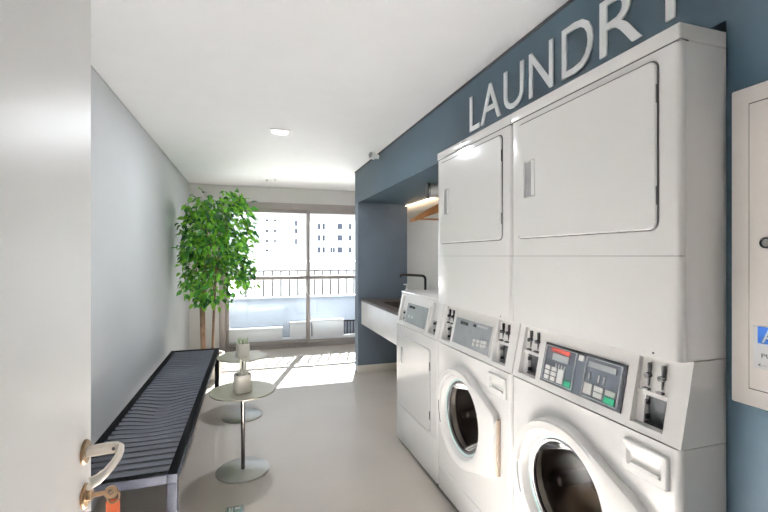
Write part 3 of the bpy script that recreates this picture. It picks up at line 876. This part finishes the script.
# ------------------------------------------------------------------ tree
tr = thing('potted_tree', 'tall leafy green tree with two slim trunks in the window corner', 'tree', (-0.45, 5.12, 0))
obj('pot', B().lathe((0, 0, 0), (0, 0, 1), [(0.13, 0), (0.135, 0.01), (0.165, 0.25), (0.175, 0.255), (0.175, 0.275), (0.16, 0.275), (0.155, 0.23), (0.001, 0.225)], 32, True, True), 'pot_cream', tr)
obj('soil', B().lathe((0, 0, 0), (0, 0, 1), [(0.155, 0.226), (0.155, 0.236), (0.001, 0.242)], 28, True, True), 'soil', tr)
obj('trunk', B().tube([(-0.045, 0, 0.2), (-0.055, 0.01, 0.5), (-0.06, 0.0, 0.8), (-0.045, 0.0, 1.1), (-0.02, 0.01, 1.5), (0.0, 0.0, 1.9)], [0.03, 0.028, 0.03, 0.024, 0.018, 0.008], 12), 'bark', tr)
obj('trunk', B().tube([(0.045, 0.0, 0.2), (0.052, 0.0, 0.45), (0.062, 0.01, 0.8), (0.085, 0.0, 1.2), (0.13, 0.02, 1.6)], [0.016, 0.0145, 0.0135, 0.011, 0.006], 10), 'bark', tr)
rnd = random.Random(11)
CTR = Vector((0.065, 0.0, 1.475)); RAD = Vector((0.43, 0.42, 0.62))
br = []
for k in range(26):
    z0 = rnd.uniform(0.85, 1.7); a = rnd.random() * 6.283
    base = Vector((rnd.choice((-0.05, 0.075)), 0.0, z0))
    tip = CTR + Vector((math.cos(a) * RAD.x * rnd.uniform(.5, .9), math.sin(a) * RAD.y * rnd.uniform(.5, .9), rnd.uniform(-0.55, 0.6)))
    tip.x = max(tip.x, -0.31)
    mid = (base + tip) / 2 + Vector((0, 0, 0.06))
    br.append((base, mid, tip))
    obj('branch', B().tube([base, mid, tip], [0.006, 0.004, 0.002], 5), 'bark', tr)
def leaf_loops(L, wd):
    # a folded pointed leaf along +x
    return [(0, 0, 0), (0.30 * L, wd, 0.010), (0.62 * L, wd * 0.85, 0.008), (L, 0, -0.012), (0.62 * L, -wd * 0.85, 0.008), (0.30 * L, -wd, 0.010), (0.45 * L, 0, 0.0)]
LF = [(0, 1, 6), (1, 2, 6), (2, 3, 6), (3, 4, 6), (4, 5, 6), (5, 0, 6)]
def leaf_matrix(p, outward):
    d = Vector((outward.x, outward.y, 0)); d = d.normalized() if d.length > 1e-3 else Vector((1, 0, 0))
    yaw = math.atan2(d.y, d.x) + rnd.gauss(0, 0.9)
    pitch = rnd.gauss(0.55, 0.45)
    roll = rnd.gauss(0, 0.6)
    return Matrix.Translation(p) @ Matrix.Rotation(yaw, 4, 'Z') @ Matrix.Rotation(pitch, 4, 'Y') @ Matrix.Rotation(roll, 4, 'X')
def leaf_point():
    while True:
        c = rnd.choice(cl)
        p = c + Vector((rnd.gauss(0, 0.075), rnd.gauss(0, 0.075), rnd.gauss(0, 0.07)))
        q = Vector(((p.x - CTR.x) / RAD.x, (p.y - CTR.y) / RAD.y, (p.z - CTR.z) / RAD.z))
        if abs(q.x) ** 3 + abs(q.y) ** 3 + abs(q.z) ** 3 < 1.15 and p.x > -0.27: return p
cl = [t_ for _, _, t_ in br]
for k in range(60):
    while True:
        q = Vector((rnd.uniform(-1, 1), rnd.uniform(-1, 1), rnd.uniform(-1, 1)))
        if abs(q.x) ** 3 + abs(q.y) ** 3 + abs(q.z) ** 3 < 0.9: break
    c = CTR + Vector((q.x * RAD.x, q.y * RAD.y, q.z * RAD.z)); c.x = max(c.x, -0.30)
    cl.append(c)
bm = bmesh.new()
for k in range(2100):
    p = leaf_point(); L = rnd.uniform(0.05, 0.09); wd = L * rnd.uniform(0.24, 0.32)
    mtx = leaf_matrix(p, p - CTR)
    vs = [bm.verts.new(mtx @ Vector(v)) for v in leaf_loops(L, wd)]
    mi = rnd.choices((0, 1, 2), (0.46, 0.38, 0.16))[0]
    for fc in LF:
        fa = bm.faces.new([vs[i] for i in fc]); fa.material_index = mi
b = B(); b.bm.free(); b.bm = bm
fo = obj('foliage', b, ['leaf_light', 'leaf_mid', 'leaf_dark'], tr, 60)
fo['kind'] = 'stuff'
LM = []
for mname in ('leaf_light', 'leaf_mid', 'leaf_dark'):
    me = bpy.data.meshes.new('leaf'); me.from_pydata(leaf_loops(0.092, 0.027), [], LF)
    me.materials.append(M[mname]); me.polygons.foreach_set('use_smooth', [True] * len(me.polygons)); LM.append(me)
for k in range(220):
    p = leaf_point(); dlt = p - CTR
    o = bpy.data.objects.new('leaf', rnd.choices(LM, (0.5, 0.35, 0.15))[0]); C.objects.link(o); o.parent = tr
    # the outermost leaves
    s = rnd.uniform(0.75, 1.15)
    o.matrix_local = leaf_matrix(p + dlt * 0.10 if p.x > -0.1 else p, dlt) @ Matrix.Scale(s, 4)

# ------------------------------------------------------------------ entrance door with handle
XD, YD = -0.278, 0.90
dt = struct(bpy.data.objects.new('door_1', None)); C.objects.link(dt); dt.location = (XD, 0, 0)
obj('leaf', B().box(-0.042, 0.0, -0.02, YD, 0.006, 2.12, 0.002), 'door_lacquer', dt)
hd = bpy.data.objects.new('handle', None); C.objects.link(hd); hd.parent = dt; hd.location = (0, 0.866, 1.03)
obj('rosette', B().lathe((0, 0, 0), (1, 0, 0), [(0.021, 0), (0.021, 0.003), (0.019, 0.005), (0.001, 0.005)], 28, False, True), 'rosette_bronze', hd)
# lever: neck out from the door, then along it towards the hinge, its end thickened and slotted
def rrprof(c, ax1, ax2, w, h):
    return [c + ax1 * (sx * w / 2) + ax2 * (sz * h / 2) for sx, sz in ((-1, -.6), (-.6, -1), (.6, -1), (1, -.6), (1, .6), (.6, 1), (-.6, 1), (-1, .6))]
def sweep(path):
    P = [Vector(p[0]) for p in path]; loops = []
    for i, (p, w, h) in enumerate(path):
        d = (P[min(i + 1, len(P) - 1)] - P[max(i - 1, 0)]).normalized()
        up = Vector((0, 0, 1)); side = d.cross(up).normalized(); up2 = side.cross(d).normalized()
        loops.append(rrprof(Vector(p), side, up2, w, h))
    return B_loft(loops)
lever = obj('lever', sweep([((0.004, 0, 0), .017, .017), ((0.035, 0, 0.002), .015, .018), ((0.050, -0.003, 0.003), .014, .018), ((0.060, -0.013, 0.003), .010, .018), ((0.062, -0.032, 0.0), .008, .016),
        ((0.059, -0.055, -0.004), .008, .014), ((0.054, -0.075, -0.008), .008, .014), ((0.047, -0.088, -0.011), .008, .016), ((0.038, -0.094, -0.013), .008, .018)]), 'handle_champagne', hd)
obj('inner_arm', sweep([((0.056, -0.060, -0.008), .006, .008), ((0.044, -0.062, -0.014), .006, .008), ((0.036, -0.072, -0.020), .006, .009), ((0.036, -0.092, -0.020), .007, .010)]), 'handle_champagne', hd)
obj('set_screw', B().cyl((0.048, -0.012, 0.004), (0.048, -0.0085, 0.004), 0.003, n=8), 'seam_dark', hd)
lk = bpy.data.objects.new('lock', None); C.objects.link(lk); lk.parent = dt; lk.location = (0, 0.866, 0.953)
obj('rosette', B().lathe((0, 0, 0), (1, 0, 0), [(0.021, 0), (0.021, 0.003), (0.019, 0.005), (0.001, 0.005)], 28, False, True), 'rosette_bronze', lk)
obj('cylinder', B().cyl((0.004, 0, 0.0), (0.012, 0, 0.0), 0.009, n=18), 'rosette_bronze', lk)
ky = thing('key', 'small bronze key with an orange fob in the door lock', 'key', (XD + 0.012, 0.866, 0.953))
obj('blade', B().box(0.0, 0.020, -0.0012, 0.0012, -0.004, 0.004), 'rosette_bronze', ky)
obj('bow', B().lathe((0.029, 0, 0), (0, 1, 0), [(0.005, -0.0015), (0.011, -0.0015), (0.011, 0.0015), (0.005, 0.0015), (0.005, -0.0015)], 22), 'rosette_bronze', ky)
pts = [(0.033 + 0.009 * math.cos(a), 0.004 * math.sin(a), -0.009 + 0.009 * math.sin(a)) for a in [2 * math.pi * k / 20 for k in range(21)]]
obj('ring', B().tube(pts, 0.0018, 8), 'rosette_bronze', ky)
obj('fob', B().box(0.021, 0.043, -0.004, 0.004, -0.075, -0.014, 0.0035, 3), 'key_fob', ky)

# ------------------------------------------------------------------ floor outlet
t = thing('floor_outlet', 'small square floor socket box at the bottom of the photo', 'socket', (-0.078, 2.40, 0))
obj('frame', B_loft([[(-.05, -.05, 0), (.05, -.05, 0), (.05, .05, 0), (-.05, .05, 0)], [(-.048, -.048, .004), (.048, -.048, .004), (.048, .048, .004), (-.048, .048, .004)]]), 'steel', t)
obj('cover', B().box(-0.040, 0.040, -0.040, 0.040, 0.004, 0.006, 0.001), 'outlet_green', t)
for sx, sy, w, h in ((0.014, 0.018, 0.014, 0.010), (-0.026, 0.0, 0.004, 0.032), (-0.014, 0.0, 0.003, 0.032)):
    obj('insert', B().box(sx - w, sx + w, sy - h, sy + h, 0.006, 0.0075), 'key_white', t)
